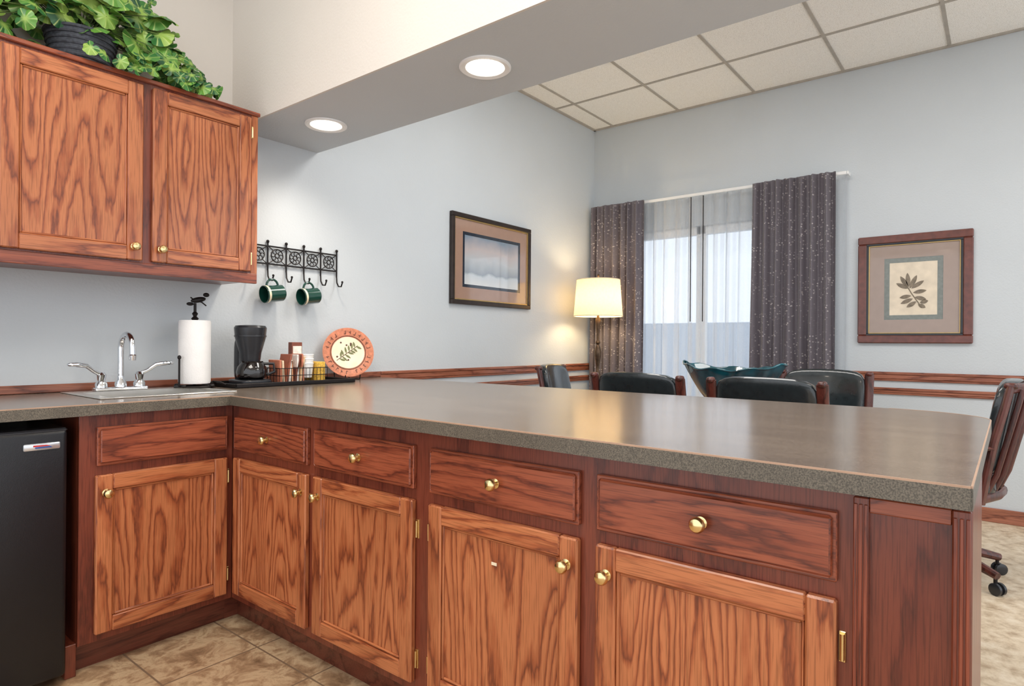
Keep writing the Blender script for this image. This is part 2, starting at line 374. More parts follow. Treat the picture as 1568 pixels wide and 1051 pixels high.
for k,(ya,yb) in enumerate(ys):
    w=ya-yb
    door(b,MPm(ya,DZ0),w,DZ1-DZ0,oakY)
    drawer(b,MPm(ya,RZ0),w,RZ1-RZ0,drwY); knob(b,MPm(ya,RZ0),w/2,(RZ1-RZ0)/2)
    kx=w-0.03 if k%2==0 else 0.03
    knob(b,MPm(ya,DZ0),kx,0.472)
    hx=-0.008 if k%2==0 else w+0.008
    for hz in (0.07,DZ1-DZ0-0.085): hinge(b,MPm(ya,DZ0),hx,hz)
for (ya,yb) in ((0.206,0.182),(0.062,0.036)):
    b.box((FX-0.016,yb,0.1),(FX+0.001,ya,0.862),frmV,0.002)
    for q in range(3):
        yy=yb+(ya-yb)*(q+0.5)/3; b.box((FX-0.019,yy-0.0028,0.12),(FX-0.015,yy+0.0028,0.85),drwV,0.001)
b.box((FX-0.012,0.062,0.835),(FX+0.001,0.182,0.862),drwY,0.002)
b.box((FX-0.004,0.062,0.1),(FX+0.001,0.182,0.835),frmV)
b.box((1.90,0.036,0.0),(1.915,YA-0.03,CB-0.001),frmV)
b.box((1.90,0.5,0.55),(2.35,0.54,CB-0.001),frmV,0.003); b.box((1.90,1.9,0.55),(2.35,1.94,CB-0.001),frmV,0.003)
b.box((FX-0.0105,1.034,0.545),(FX-0.0088,1.052,0.553),cream,0.0005) 
b.done()
b=B('sink_base_cabinet')
b.box((0.7325,FY,0.1),(FX-0.0005,FY+0.02,CB-0.001),frmV,0.001)
b.box((0.7325,FY+0.021,0.1),(FX-0.001,YA-0.03,0.72),frmV); b.box((0.7325,FY+0.021,0.72),(0.75,YA-0.03,CB-0.001),frmV)
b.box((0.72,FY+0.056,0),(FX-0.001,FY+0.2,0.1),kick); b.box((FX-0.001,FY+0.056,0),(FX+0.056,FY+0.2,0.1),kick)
b.box((0.70,FY+0.01,0.0),(0.7325,FY+0.6,0.11),frmV,0.002)
door(b,MSm(0.778,DZ0-0.005),0.455,DZ1-DZ0+0.005,oakX); drawer(b,MSm(0.782,RZ0),0.452,RZ1-RZ0+0.004,drwX)
knob(b,MSm(0.778,DZ0),0.03,0.475)
for hz in (0.07,0.46): hinge(b,MSm(0.778,DZ0),0.463,hz)
b.done()
b=B('base_cabinet')
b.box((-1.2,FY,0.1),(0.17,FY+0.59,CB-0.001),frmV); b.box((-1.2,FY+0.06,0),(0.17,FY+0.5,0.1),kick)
for x in (-1.17,-0.72,-0.27):
    door(b,MSm(x,DZ0),0.42,DZ1-DZ0,oakX); drawer(b,MSm(x,RZ0),0.42,RZ1-RZ0,drwX); knob(b,MSm(x,RZ0),0.21,0.065); knob(b,MSm(x,DZ0),0.03,0.475)
b.done()
# upper cabinet
UY=2.71; UZ0=1.395; UZ1=2.183
b=B('upper_wall_cabinet')
b.box((-0.45,UY+0.02,UZ0+0.012),(1.515,YA-0.001,UZ1-0.002),frmV)
b.box((-0.45,UY,UZ0),(1.52,UY+0.02,UZ1-0.001),frmV,0.001)
b.box((-0.45,UY-0.004,UZ0),(1.52,UY+0.001,UZ0+0.045),drwX,0.002)
b.box((-0.46,UY-0.012,UZ1-0.018),(1.528,YA-0.001,UZ1),drwX,0.003)
b.box((1.490,UY-0.003,UZ0+0.045),(1.52,UY+0.001,UZ1-0.018),oakSt,0.001)
for (xa,xb,kn) in ((-0.42,0.03,0),(0.065,0.52,1),(0.575,1.028,0),(1.064,1.482,1)):
    w=xb-xa; M=MSm(xa,1.447,UY)
    door(b,M,w,0.703,oakX,st=0.056)
    knob(b,M,(w-0.032) if kn==0 else 0.032,0.052)
    hx=-0.008 if kn==0 else w+0.008
    for hz in (0.06,0.64): hinge(b,M,hx,hz)
b.done()

# ------------------------------------------------------------ countertop
b=B('countertop')
SX0,SX1,SY0,SY1=0.85,1.33,2.56,2.965
fy=2.388
for (x0,x1,y0,y1) in ((-1.2,SX0,fy,YA-0.019),(SX0,SX1,fy,SY0),(SX0,SX1,SY1,YA-0.019),(SX1,1.40,fy,YA-0.019)):
    b.box((x0,y0,CB),(x1,y1,CT),ctop)
pts=[(1.236,fy),(1.190,0.036)]
for i in range(13):
    a=-math.pi/2+math.pi/2*i/12
    pts.append((2.30+0.2*math.cos(a),0.305+0.28*math.sin(a)))
pts+= [(2.5,YA-0.019),(1.40,YA-0.019),(1.40,fy)]
b.prism(pts,CB,CT,ctop)
def band(p,q,mat,z0,z1,t=0.002):
    p=Vector(p);q=Vector(q); d=(q-p).normalized(); n=Vector((d.y,-d.x))
    P=[p,q,q+n*t,p+n*t]; b.prism([(v.x,v.y) for v in P],z0,z1,mat)
for p,q in (((1.190,0.036),(1.236,fy)),((1.236,fy),(-1.2,fy))):
    band(p,q,cedge,CB,CT-0.003,-0.003)
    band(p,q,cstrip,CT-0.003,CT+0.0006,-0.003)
for i in range(1,14):
    p,q=pts[i],pts[i+1]
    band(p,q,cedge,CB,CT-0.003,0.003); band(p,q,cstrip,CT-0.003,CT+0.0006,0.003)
band((2.5,0.305),(2.5,YA-0.03),cedge,CB,CT-0.003,0.003)
b.done()

# sink
b=B('kitchen_sink')
zr=CT+0.004
for (x0,x1,y0,y1) in ((SX0-0.015,SX0+0.03,SY0-0.015,SY1+0.015),(SX1-0.03,SX1+0.015,SY0-0.015,SY1+0.015),(SX0+0.03,SX1-0.03,SY0-0.015,SY0+0.025),(SX0+0.03,SX1-0.03,SY1-0.085,SY1+0.015)):
    b.box((x0,y0,CT+0.0006),(x1,y1,zr),steel,0.0015)
x0,x1,y0,y1=SX0+0.03,SX1-0.03,SY0+0.025,SY1-0.085; zb=0.775
for p,q in (((x0-.002,y0-.002,zb),(x0,y1+.002,zr)),((x1,y0-.002,zb),(x1+.002,y1+.002,zr)),((x0,y0-.002,zb),(x1,y0,zr)),((x0,y1,zb),(x1,y1+.002,zr)),((x0,y0,zb-.002),(x1,y1,zb))): b.box(p,q,steel)
b.lathe([(0.001,zb+.001),(0.035,zb+.001),(0.04,zb+.004)],iron,T((x0+x1)/2,(y0+y1)/2,0),24,cap=False)
b.done()
b=B('kitchen_faucet')
fx,fyy=1.035,2.925; z=zr+0.0005
b.box((fx-0.1,fyy-0.026,z),(fx+0.1,fyy+0.026,z+0.014),chrome,0.006,seg=3)
b.lathe([(0.024,z+.012),(0.022,z+.03),(0.014,z+.045),(0.012,z+.06)],chrome,T(fx,fyy,0),24)
pp=[(fx,fyy,z+0.03),(fx,fyy,z+0.18)]
for i in range(1,11):
    a=math.pi*i/10*1.02; pp.append((fx+0.004*i/10,fyy-0.055+0.055*math.cos(a),z+0.18+0.055*math.sin(a)))
pp.append((fx+.004,fyy-0.112,z+0.145)); b.tube(pp,0.0115,chrome,14)
b.lathe([(0.013,0),(0.015,0.02),(0.012,0.024)],chrome,T(fx+.004,fyy-0.112,z+0.128),20)
for sx in (-1,1):
    hx=fx+sx*0.072
    b.lathe([(0.024,z+.01),(0.022,z+.03),(0.013,z+.042),(0.016,z+.055),(0.018,z+.066),(0.010,z+.076),(0.001,z+.078)],chrome,T(hx,fyy,0),24)
    b.tube([(hx,fyy,z+0.066),(hx+sx*0.03,fyy-0.01,z+0.082),(hx+sx*0.06,fyy-0.02,z+0.106),(hx+sx*0.10,fyy-0.03,z+0.112)],[0.009,0.008,0.009,0.01],chrome,12)
    b.rounded((hx+sx*0.105,fyy-0.03,z+0.112),(0.024,0.014,0.008),chrome,p=3)
b.done()

# paper towel holder
b=B('paper_towel_holder'); px,py=1.318,2.875
b.lathe([(0.082,CT+0.005),(0.085,CT+0.008),(0.082,CT+0.012),(0.02,CT+0.015)],iron,T(px,py,0),36)
for k in range(4):
    a=k*math.pi/2+0.6; b.rounded((px+0.083*math.cos(a),py+0.083*math.sin(a),CT+0.0125),(0.012,0.012,0.008),iron,p=2,cuts=3)
b.tube([(px,py,CT+0.01),(px,py,1.30)],0.006,iron,10)
b.lathe([(0.02,0.936),(0.064,0.936),(0.0665,0.944),(0.0665,1.213),(0.064,1.221),(0.02,1.221),(0.02,0.936)],paper,T(px,py,0),48,cap=False)
b.lathe([(0.012,1.222),(0.016,1.230),(0.007,1.24),(0.013,1.252),(0.005,1.262),(0.004,1.30)],iron,T(px,py,0),16)
b.rounded((px+0.012,py-0.005,1.315),(0.034,0.014,0.013),iron,p=2,fn=lambda c:Vector((c.x,c.y*(1-.4*abs(c.x)),c.z+0.5*c.x)))
b.rounded((px-0.022,py,1.295),(0.016,0.007,0.008),iron,p=2); b.rounded((px+0.05,py,1.34),(0.014,0.01,0.01),iron,p=2)
b.tube([(px-0.02,py,1.325),(px,py,1.31),(px+0.03,py,1.305),(px+0.05,py,1.29)],0.003,iron,6)
b.tube([(px-0.08,py-0.03,CT+0.01),(px-0.08,py-0.03,1.05)],0.0045,iron,8); b.rounded((px-0.08,py-0.03,1.055),(.008,.008,.01),iron,p=2,cuts=3)
b.done()

# tray with coffee things
b=B('serving_tray')
TX0,TX1,TY0,TY1=1.425,2.085,2.71,2.985
z=CT+0.0008
b.box((TX0,TY0,z),(TX1,TY1,z+0.006),iron,0.002)
for p,q in (((TX0,TY0,z),(TX1,TY0+.008,z+.02)),((TX0,TY1-.008,z),(TX1,TY1,z+.02)),((TX0,TY0,z),(TX0+.008,TY1,z+.02)),((TX1-.008,TY0,z),(TX1,TY1,z+.02))): b.box(p,q,iron,0.003)
b.tube([(TX0,2.80,z+.014),(TX0-.02,2.81,z+.026),(TX0-.02,2.88,z+.026),(TX0,2.89,z+.014)],0.004,iron,8)
b.done()
zt=z+0.0065
b=B('coffee_maker'); kx,ky=1.57,2.85
b.rounded((kx,ky,zt+0.013),(0.078,0.088,0.013),blk,p=5)
b.rounded((kx+0.01,ky+0.058,zt+0.12),(0.052,0.03,0.115),blk,p=5)
cf=plain('coffee_carafe_dark_glass',(20,16,16),0.06,0,0.1,coat=0.6)
b.lathe([(0.05,zt+.026),(0.066,zt+.035),(0.070,zt+.06),(0.064,zt+.085),(0.05,zt+.105),(0.052,zt+.112)],cf,T(kx,ky-0.015,0),32)
b.tube([(kx+.045,ky-.04,zt+.1),(kx+.09,ky-.055,zt+.098),(kx+.094,ky-.058,zt+.06),(kx+.06,ky-.05,zt+.045)],0.007,blk,8)
b.lathe([(0.045,zt+.112),(0.048,zt+.13),(0.050,zt+.15),(0.070,zt+.225),(0.074,zt+.272),(0.068,zt+.282),(0.03,zt+.286)],blk,T(kx,ky,0),36)
b.lathe([(0.0725,zt+.228),(0.0735,zt+.232),(0.0725,zt+.236)],blk,T(kx,ky,0),36,cap=False)
b.done()
# basket
b=B('coffee_supply_basket'); bx0,bx1,by0,by1=1.67,1.94,2.755,2.9
z0=zt+0.004; z1=zt+0.075
for zz in (z0,(z0+z1)/2,z1): b.tube([(bx0,by0,zz),(bx1,by0,zz),(bx1,by1,zz),(bx0,by1,zz)],0.0022,iron,6,closed=True)
n=13
for i in range(n+1):
    x=bx0+(bx1-bx0)*i/n
    for yy in (by0,by1): b.tube([(x,yy,z0),(x,yy,z1)],0.0014,iron,5)
for i in range(6):
    yy=by0+(by1-by0)*i/5
    for x in (bx0,bx1): b.tube([(x,yy,z0),(x,yy,z1)],0.0014,iron,5)
cols=[(196,120,92),(226,204,172),(150,84,62),(232,226,214),(208,150,112),(120,66,50),(238,232,224),(216,180,140)]
pk=[plain('packet_%d'%i,c,0.5,0,0.15,scale=60) for i,c in enumerate(cols)]
for i in range(9):
    x=bx0+0.012+i*0.0155; h=0.10+0.045*random.random()
    Mt=T(x,0,z0+.002)@Matrix.Rotation(random.uniform(-.08,.25),4,'Y')
    b.box((0,by0+0.015,0),(0.010,by1-0.02-0.02*random.random(),h),pk[i%8],0.002,Mt)
b.box((1.80,2.86,z0+.002),(1.86,2.895,z0+0.20),pk[5],0.002); b.box((1.805,2.857,z0+0.13),(1.855,2.861,z0+0.18),pk[3],0.001)
for q in range(3): b.lathe([(0.026,0),(0.034,0.07),(0.036,0.072),(0.033,0.075)],white,T(1.85,2.805,z0+0.02+q*0.022),24)
yel=plain('yellow_plaid_box',(226,178,72),0.5,0,0.35,scale=120)
b.box((1.887,2.765,z0+.001),(1.935,2.88,z0+0.1),yel,0.003); b.done()
# plate
b=B('decorative_plate')
nrm=Vector((-0.42,-0.86,0.26)).normalized(); PM=align(nrm,(2.19,2.915,1.068))
b.lathe([(0.02,-0.012),(0.08,-0.010),(0.14,0.010),(0.143,0.014),(0.138,0.015),(0.095,0.001)],terra,PM,56)
b.lathe([(0.001,0.0015),(0.088,0.0015),(0.092,0.003)],cream,PM,56,cap=False)
b.lathe([(0.096,0.0045),(0.099,0.0062)],darkt,PM,56,cap=False)
for i in range(26):
    if i in (0,8,13,20): continue
    a=2*math.pi*i/26; M=PM@Matrix.Rotation(a,4,'Z')@T(0.118,0,0.0105)@Matrix.Rotation(-0.28,4,'Y')
    b.box((-0.010,-0.0035,0),(0.010,-0.0010,0.001),darkt,0,M); b.box((-0.010 if i%2 else 0,-0.003,0),(-0.007 if i%2 else 0.003,0.007,0.001),darkt,0,M)
def leaf2(b,M,x,y,ang,l,w,mat,z=0.0025):
    pts=[]
    for i in range(9):
        t=i/8; pts.append((l*t,w*math.sin(math.pi*t)**.8))
    for i in range(7,0,-1):
        t=i/8; pts.append((l*t,-w*math.sin(math.pi*t)**.8))
    c,s_=math.cos(ang),math.sin(ang)
    b.flat([(x+c*p-s_*q,y+s_*p+c*q,z) for p,q in pts],mat,M)
for i in range(13):
    leaf2(b,PM,-0.05+i*0.008,-0.035+i*0.006,(1.7 if i%2 else -0.5)+random.uniform(-.3,.3),0.03+0.01*random.random(),0.0055,olive,0.0022+0.0001*i)
b.tube([PM@Vector((-0.065,-0.045,.003)),PM@Vector((0.055,0.04,.003))],0.0015,darkt,5)
for k in range(6):
    a=random.random()*6.28; rr=random.uniform(.03,.07); b.rounded((rr*math.cos(a),rr*math.sin(a),.003),(.005,.005,.002),darkt,p=2,M=PM,cuts=3)
for sx in (-0.05,0.05):
    b.tube([(2.19+sx,2.985,1.10),(2.19+sx,2.97,CT+.004),(2.18+sx,2.86,CT+.004),(2.175+sx,2.85,CT+.03)],0.003,iron,6)
b.tube([(2.14,2.97,CT+.004),(2.24,2.97,CT+.004)],0.003,iron,6)
b.done()
b=B('power_cord'); b.tube([(0.30,2.99,0.93),(0.5,2.95,0.985),(0.60,2.93,0.965),(0.63,2.93,0.93),(0.55,2.9,0.921),(0.3,2.88,0.919)],0.004,blk,8); b.done()

# mug rack
b=B('wall_mug_rack'); ry=YA-0.012
xs=[1.647+0.107*i for i in range(6)]
for x in xs:
    b.tube([(x,ry,1.50),(x,ry,1.645)],0.0045,iron,8); b.rounded((x,ry,1.652),(.008,.008,.009),iron,p=2,cuts=3)
    b.tube([(x,ry,1.51),(x,ry-0.004,1.47),(x,ry-0.02,1.447),(x,ry-0.045,1.445),(x,ry-0.055,1.465)],0.004,iron,8)
    b.rounded((x,ry-0.055,1.47),(.006,.006,.007),iron,p=2,cuts=3)
for zz in (1.535,1.628): b.box((xs[0],ry-0.003,zz-0.004),(xs[-1],ry+0.003,zz+0.004),iron,0.001)
for i in range(5):
    cx=(xs[i]+xs[i+1])/2; cz=1.5815
    b.tube([(cx+0.034*math.cos(a*math.pi/12),ry,cz+0.034*math.sin(a*math.pi/12)) for a in range(24)],0.003,iron,6,closed=True)
    b.tube([(cx+0.012*math.cos(a*math.pi/6),ry,cz+0.012*math.sin(a*math.pi/6)) for a in range(12)],0.003,iron,6,closed=True)
    for k in range(8):
        a=k*math.pi/4
        b.tube([(cx+0.012*math.cos(a),ry,cz+0.012*math.sin(a)),(cx+0.024*math.cos(a+.35),ry,cz+0.024*math.sin(a+.35)),(cx+0.034*math.cos(a),ry,cz+0.034*math.sin(a))],0.0024,iron,5)
    for sx in (-1,1):
        for sz in (-1,1): b.tube([(cx+sx*.047,ry,cz+sz*.042),(cx+sx*.036,ry,cz+sz*.036),(cx+sx*.024,ry,cz+sz*.026)],0.0024,iron,5)
b.done()
for x in (xs[1],xs[3]):
    b=B('coffee_mug')
    ax=Vector((-0.985,-0.02,-0.14)).normalized()
    M=align(ax,(x+0.055,ry-0.050,1.384))
    b.lathe([(0.002,0.0),(0.038,0.0),(0.043,0.006),(0.044,0.098),(0.045,0.106),(0.042,0.106),(0.040,0.096),(0.038,0.01),(0.002,0.008)],greenm,M,36)
    b.lathe([(0.0448,0.088),(0.0452,0.094),(0.0452,0.100)],cream,M,36,cap=False)
    Mi=M.inverted(); up=(Mi.to_3x3()@Vector((0,0,1))); up.z=0; up.normalize()
    hp=[]
    for i in range(13):
        a=math.pi*i/12; hp.append(M@(up*(0.040+0.034*math.sin(a))+Vector((0,0,0.053-0.032*math.cos(a)))))
    b.tube(hp,0.0058,greenm,8)
    b.done()

# mini fridge
b=B('mini_refrigerator')
b.box((0.19,2.47,0.015),(0.695,2.99,0.835),frblk,0.008,seg=2)
b.box((0.19,2.395,0.03),(0.695,2.462,0.838),frblk,0.014,seg=3)
b.box((0.19,2.40,0.828),(0.695,2.99,0.842),blk,0.005)
for x in (0.24,0.64):
    for y in (2.5,2.95): b.lathe([(0.02,0),(0.02,0.02)],blk,T(x,y,0),12)
silver=plain('silver_badge',(205,208,212),0.25,0.7); redp=plain('badge_red',(190,40,44),0.4); blup=plain('badge_blue',(50,80,150),0.4)
b.box((0.575,2.389,0.778),(0.672,2.396,0.800),silver,0.004,seg=2)
b.prism([(0.60,0.0),(0.645,0.0),(0.635,0.004),(0.60,0.005)],0,0.0015,redp,Matrix(((1,0,0,0),(0,0,1,2.3872),(0,1,0,0.790),(0,0,0,1))))
b.prism([(0.605,-0.006),(0.65,-0.005),(0.645,-0.001),(0.605,-0.001)],0,0.0015,blup,Matrix(((1,0,0,0),(0,0,1,2.3872),(0,1,0,0.790),(0,0,0,1))))
b.done()

# ------------------------------------------------------------ ivy
b=B('potted_ivy')
b.lathe([(0.09,UZ1+0.001),(0.105,UZ1+.05),(0.115,UZ1+.12),(0.12,UZ1+.135),(0.11,UZ1+.14),(0.1,UZ1+.12),(0.02,UZ1+.115)],basketM,T(0.86,2.85,0),32)
for k in range(7): b.tube([(0.86+(0.095+0.004*k)*math.cos(a*math.pi/16),2.85+(0.095+0.004*k)*math.sin(a*math.pi/16),UZ1+0.012+k*0.02) for a in range(32)],0.006,basketM,6,closed=True)
def top(x):
    P=[(0.3,2.50),(0.9,2.56),(1.04,2.53),(1.13,2.45),(1.2,2.37),(1.27,2.29),(1.34,2.23)]
    if x<=P[0][0]: return P[0][1]
    for (a,c),(d,e) in zip(P,P[1:]):
        if x<=d: return c+(e-c)*(x-a)/(d-a)
    return 2.23
uvl=b.bm.loops.layers.uv.active
li=b.mi(leafM)
def leaf3(pos,n,r,rollv):
    M=T(*pos)@n.to_track_quat('Z','Y').to_matrix().to_4x4()@Matrix.Rotation(rollv,4,'Z')
    seg=28; c=b.bm.verts.new(M@Vector((0,0,0.0))); rings=[]
    for rr in (0.5,1.0):
        ring=[]
        for i in range(seg):
            a=2*math.pi*i/seg
            notch=1-0.75*max(0,1-abs((a if a<math.pi else a-2*math.pi))/0.35)
            rad=r*rr*(0.90+0.14*abs(math.cos(a*3.5)))*(notch if rr==1 else 0.5+0.5*notch)
            z=r*(0.22*rr*rr*math.cos(2*a)*0.5-0.25*rr*rr+0.05*math.cos(7*a)*rr)
            ring.append((b.bm.verts.new(M@Vector((rad*math.cos(a),rad*math.sin(a),z))),i/seg,rr))
        rings.append(ring)
    def mk(vs):
        f=b.bm.faces.new([v[0] for v in vs]); f.material_index=li
        for l,v in zip(f.loops,vs): l[uvl].uv=(v[1],v[2])
    for i in range(seg):
        j=(i+1)%seg; u1=(i+1)/seg
        mk([(c,(i+.5)/seg,0),rings[0][i],(rings[0][j][0],u1,0.5)])
        mk([rings[0][i],rings[1][i],(rings[1][j][0],u1,1.0),(rings[0][j][0],u1,0.5)])
def put(x,y,z,r):
    n=Vector((random.gauss(-0.15,0.45),random.gauss(-0.75,0.35),random.gauss(0.45,0.4))).normalized()
    leaf3((x,y,z),n,r,random.random()*6.28)
anchor=Vector((0.86,2.85,UZ1+0.13))
for i in range(290):
    x=random.uniform(0.25,1.34); tp=top(x); 
    y=random.uniform(2.70,2.96)
    r=random.uniform(0.034,0.060)*(0.7 if x>1.15 else 1)
    lo=UZ1+0.008+r*0.95
    z=lo+max(0.0,tp-lo)*(random.random()**0.75)
    if 0.74<x<0.99 and z<UZ1+0.12 : 
        if random.random()<0.85: continue
    put(x,y,z,r)
    if i%3==0:
        p=Vector((x,y,z)); m=(p+anchor)/2+Vector((0,0,0.05))
        b.tube([anchor,anchor.lerp(m,.6)+Vector((0,0,.03)),m,m.lerp(p,.6),p],0.0022,stemM,5)
for i in range(28):
    x=random.choice([random.uniform(0.25,0.6),random.uniform(0.9,1.3),random.uniform(0.95,1.34)])
    put(x,2.655+random.uniform(-.01,.005),UZ1+random.uniform(0.01,0.06),random.uniform(0.024,0.036))
for k in range(4): put(0.83+0.05*k,2.655,UZ1+0.03-0.008*k,0.028)
for (x,zt2) in ((1.10,2.55),(1.15,2.50),(1.18,2.44),(0.98,2.6)):
    b.tube([anchor,(x-.05,2.83,zt2-.12),(x,2.82,zt2)],0.002,stemM,5)
    for k in range(5): put(x-0.05*(k/5),2.82,zt2-0.025*k,0.022)
b.done(recalc=False)

# ------------------------------------------------------------ pictures
def frame_rect(b,P,w,h,t,d0,d1,mat,bev=0.003):
    def bx(u0,u1,v0,v1):
        a=P(u0,v0,d0); c=P(u1,v1,d1)
        b.box([min(a[i],c[i]) for i in range(3)],[max(a[i],c[i]) for i in range(3)],mat,bev)
    bx(0,w,0,t); bx(0,w,h-t,h); bx(0,t,t,h-t); bx(w-t,w,t,h-t)
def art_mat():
    m,nt,b=newmat('landscape_print_reflections'); L=nt.links.new
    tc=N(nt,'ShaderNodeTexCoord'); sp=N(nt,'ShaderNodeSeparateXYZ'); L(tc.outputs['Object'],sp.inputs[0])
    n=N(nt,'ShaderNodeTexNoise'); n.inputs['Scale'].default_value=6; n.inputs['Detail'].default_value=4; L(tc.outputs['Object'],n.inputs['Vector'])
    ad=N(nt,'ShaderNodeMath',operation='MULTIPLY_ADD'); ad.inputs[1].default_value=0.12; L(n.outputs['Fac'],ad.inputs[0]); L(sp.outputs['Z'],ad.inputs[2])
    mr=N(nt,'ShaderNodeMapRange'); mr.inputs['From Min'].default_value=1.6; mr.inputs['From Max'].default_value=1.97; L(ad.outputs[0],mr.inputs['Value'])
    r=ramp(nt,[(0,lin((214,216,216))),(0.2,lin((196,204,210))),(0.26,lin((150,160,170))),(0.5,lin((186,190,194))),(0.72,lin((190,180,180))),(1,lin((128,144,160)))]); L(mr.outputs[0],r.inputs['Fac'])  # pale lower and pinkish bands put window reflections into the print colour
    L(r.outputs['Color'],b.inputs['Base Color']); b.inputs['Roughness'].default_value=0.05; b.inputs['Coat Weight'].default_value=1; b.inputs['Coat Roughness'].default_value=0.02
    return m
bf=plain('bronze_black_frame',(58,48,44),0.3,0.4,0.2); gold=plain('gold_fillet',(196,166,110),0.35,0.8)
matb=plain('brown_mat_board',(164,132,114),0.15,0,0.03,coat=1.0); navy=plain('dark_navy_mat',(38,46,58),0.12,0,0.05,coat=1.0)
b=B('framed_landscape_picture')
PA=lambda u,v,d:(3.122+u,YA-d,1.403+v)
W,H=0.92,0.647
frame_rect(b,PA,W,H,0.032,0.001,0.03,bf)
PA1=lambda u,v,d:(3.122+.03+u,YA-d,1.403+.03+v); frame_rect(b,PA1,W-.06,H-.06,0.010,0.001,0.022,gold,0.001)
PA2=lambda u,v,d:(3.122+.04+u,YA-d,1.403+.04+v); frame_rect(b,PA2,W-.08,H-.08,0.085,0.001,0.013,matb,0.0)
PA3=lambda u,v,d:(3.122+.125+u,YA-d,1.403+.125+v); frame_rect(b,PA3,W-.25,H-.25,0.022,0.001,0.0115,navy,0.0)
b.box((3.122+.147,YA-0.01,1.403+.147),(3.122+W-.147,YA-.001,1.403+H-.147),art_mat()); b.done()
redf=plain('mahogany_frame',(104,54,43),0.3,0,0.25,scale=30,coat=0.3)
matt=plain('taupe_mat_board',(156,136,124),0.25,0,0.03,coat=0.6); matg=plain('grey_green_mat',(126,132,128),0.4,0,0.1,scale=60)
parch=plain('parchment_print',(226,212,190),0.5,0,0.1,scale=15); inkm=plain('sepia_leaf_ink',(128,116,100),0.6,0,0.3,scale=40)
b=B('framed_botanical_picture')
y0=0.148; W,H=0.668,0.755; z0=1.15
def PBf(o): return lambda u,v,d:(XB-d,y0+o+u,z0+o+v)
frame_rect(b,PBf(0),W,H,0.055,0.001,0.028,redf,0.006)
frame_rect(b,PBf(.052),W-.104,H-.104,0.016,0.001,0.024,blk,0.002)
frame_rect(b,PBf(.067),W-.134,H-.134,0.006,0.001,0.02,gold,0.001)
frame_rect(b,PBf(.073),W-.146,H-.146,0.09,0.001,0.012,matt,0)
frame_rect(b,PBf(.163),W-.326,H-.326,0.032,0.001,0.011,matg,0)
b.box((XB-.010,y0+.19,z0+.19),(XB-.001,y0+W-.19,z0+H-.19),parch)
MM=Matrix(((0,0,-1,XB-0.0105),(-1,0,0,y0+W/2),(0,1,0,z0+H/2),(0,0,0,1)))
def lf(x,y,deg,l,w=0.014): leaf2(b,MM,x,y,math.radians(deg),l,w,inkm,0.0006)
for (x,y,d,l) in ((-.03,-.0,150,.08),(-.03,.01,120,.09),(-.025,.01,95,.10),(-.02,.0,65,.10),(-.01,.0,35,.09),(.0,-.03,10,.08),(.01,-.06,-15,.07),(-.01,-.05,190,.07),(.0,-.07,205,.08),(.02,-.09,215,.07),(.03,-.11,-30,.05),(.04,-.10,15,.05)): lf(x,y,d,l)
b.tube([MM@Vector((-.045,.04,.001)),MM@Vector((-.01,-.03,.001)),MM@Vector((.05,-.13,.001))],0.003,inkm,5)
b.done()

# ------------------------------------------------------------ window
b=B('window_1')
fx0=XB+0.03; fx1=XB+0.09
for (a,c,d,e) in ((WY0,WY0+.05,WZ0,WZ1),(WY1-.05,WY1,WZ0,WZ1),(1.96,2.04,WZ0,WZ1)): b.box((fx0,a,d),(fx1,c,e),white,0.004)
b.box((fx0,WY0,WZ1-.07),(fx1,WY1,WZ1),white,0.004); b.box((fx0,WY0,WZ0),(fx1,WY1,WZ0+.06),white,0.004)
b.box((XB+.055,WY0+.05,WZ0+.06),(XB+.06,WY1-.05,WZ1-.07),glassM)
b.done()
def pleat(y0,y1,z0,z1,x,amp,waves,seed,flare=0.0):
    rnd=random.Random(seed); ph=[rnd.random()*6.28 for _ in range(4)]
    def f(u,v):
        y=y0+(y1-y0)*u; y=(y-(y0+y1)/2)*(1+flare*(1-v))+(y0+y1)/2
        w=2*math.pi*waves*u+0.9*math.sin(3*u*6.28+ph[0])*(1.15-v)
        a=amp*(0.75+0.35*math.sin(5*u*6.28+ph[1]))
        xx=x+a*math.sin(w)+0.25*a*math.sin(2*w+ph[2]+2*v)+0.008*math.sin(9*v+ph[3])*(1-v)
        return (xx, y+0.008*math.sin(w*1.0+2.0)*(1-v), z0+(z1-z0)*v+(0.006*math.sin(w*1.0) if v==1 else 0))
    return f
b=B('drape_curtain'); b.grid(pleat(2.45,2.985,0.03,2.385,4.94,0.036,7,1),220,26,curtM); b.done(angle=180,recalc=False)
b=B('drape_curtain'); b.grid(pleat(0.945,1.53,0.03,2.385,4.94,0.036,7,2,0.05),220,26,curtM); b.done(angle=180,recalc=False)
b=B('sheer_curtain'); b.grid(pleat(0.885,2.5,0.03,2.37,5.027,0.024,15,3),480,20,sheerM); b.done(angle=180,recalc=False)
b=B('curtain_rod')
b.box((4.985,0.885,2.365),(4.991,3.0,2.388),white,0.002); b.box((4.985,0.872,2.365),(XB,0.882,2.388),white,0.002)
b.done()
b=B('curtain_wand'); b.tube([(4.99,2.045,2.36),(4.99,2.045,1.32)],0.004,iron,8); b.tube([(4.99,1.94,2.36),(4.99,1.94,1.32)],0.004,iron,8); b.done()

# exterior
conc=plain('exterior_concrete',(205,205,205),0.9,0,0.05); fen=plain('exterior_fence_paint',(170,178,188),0.8,0,0.06)
b=B('ground_exterior'); b.box((XB+0.15,-14,-0.3),(40,26,-0.12),conc); b.done()
b=B('exterior_fence')
for i in range(60): b.box((13.0,-6+i*0.4,-0.12),(13.05,-6+i*0.4+0.39,1.6),fen,0.01)
b.box((13.05,-6,0.3),(13.1,18,0.4),fen); b.box((13.05,-6,1.3),(13.1,18,1.4),fen); b.done()

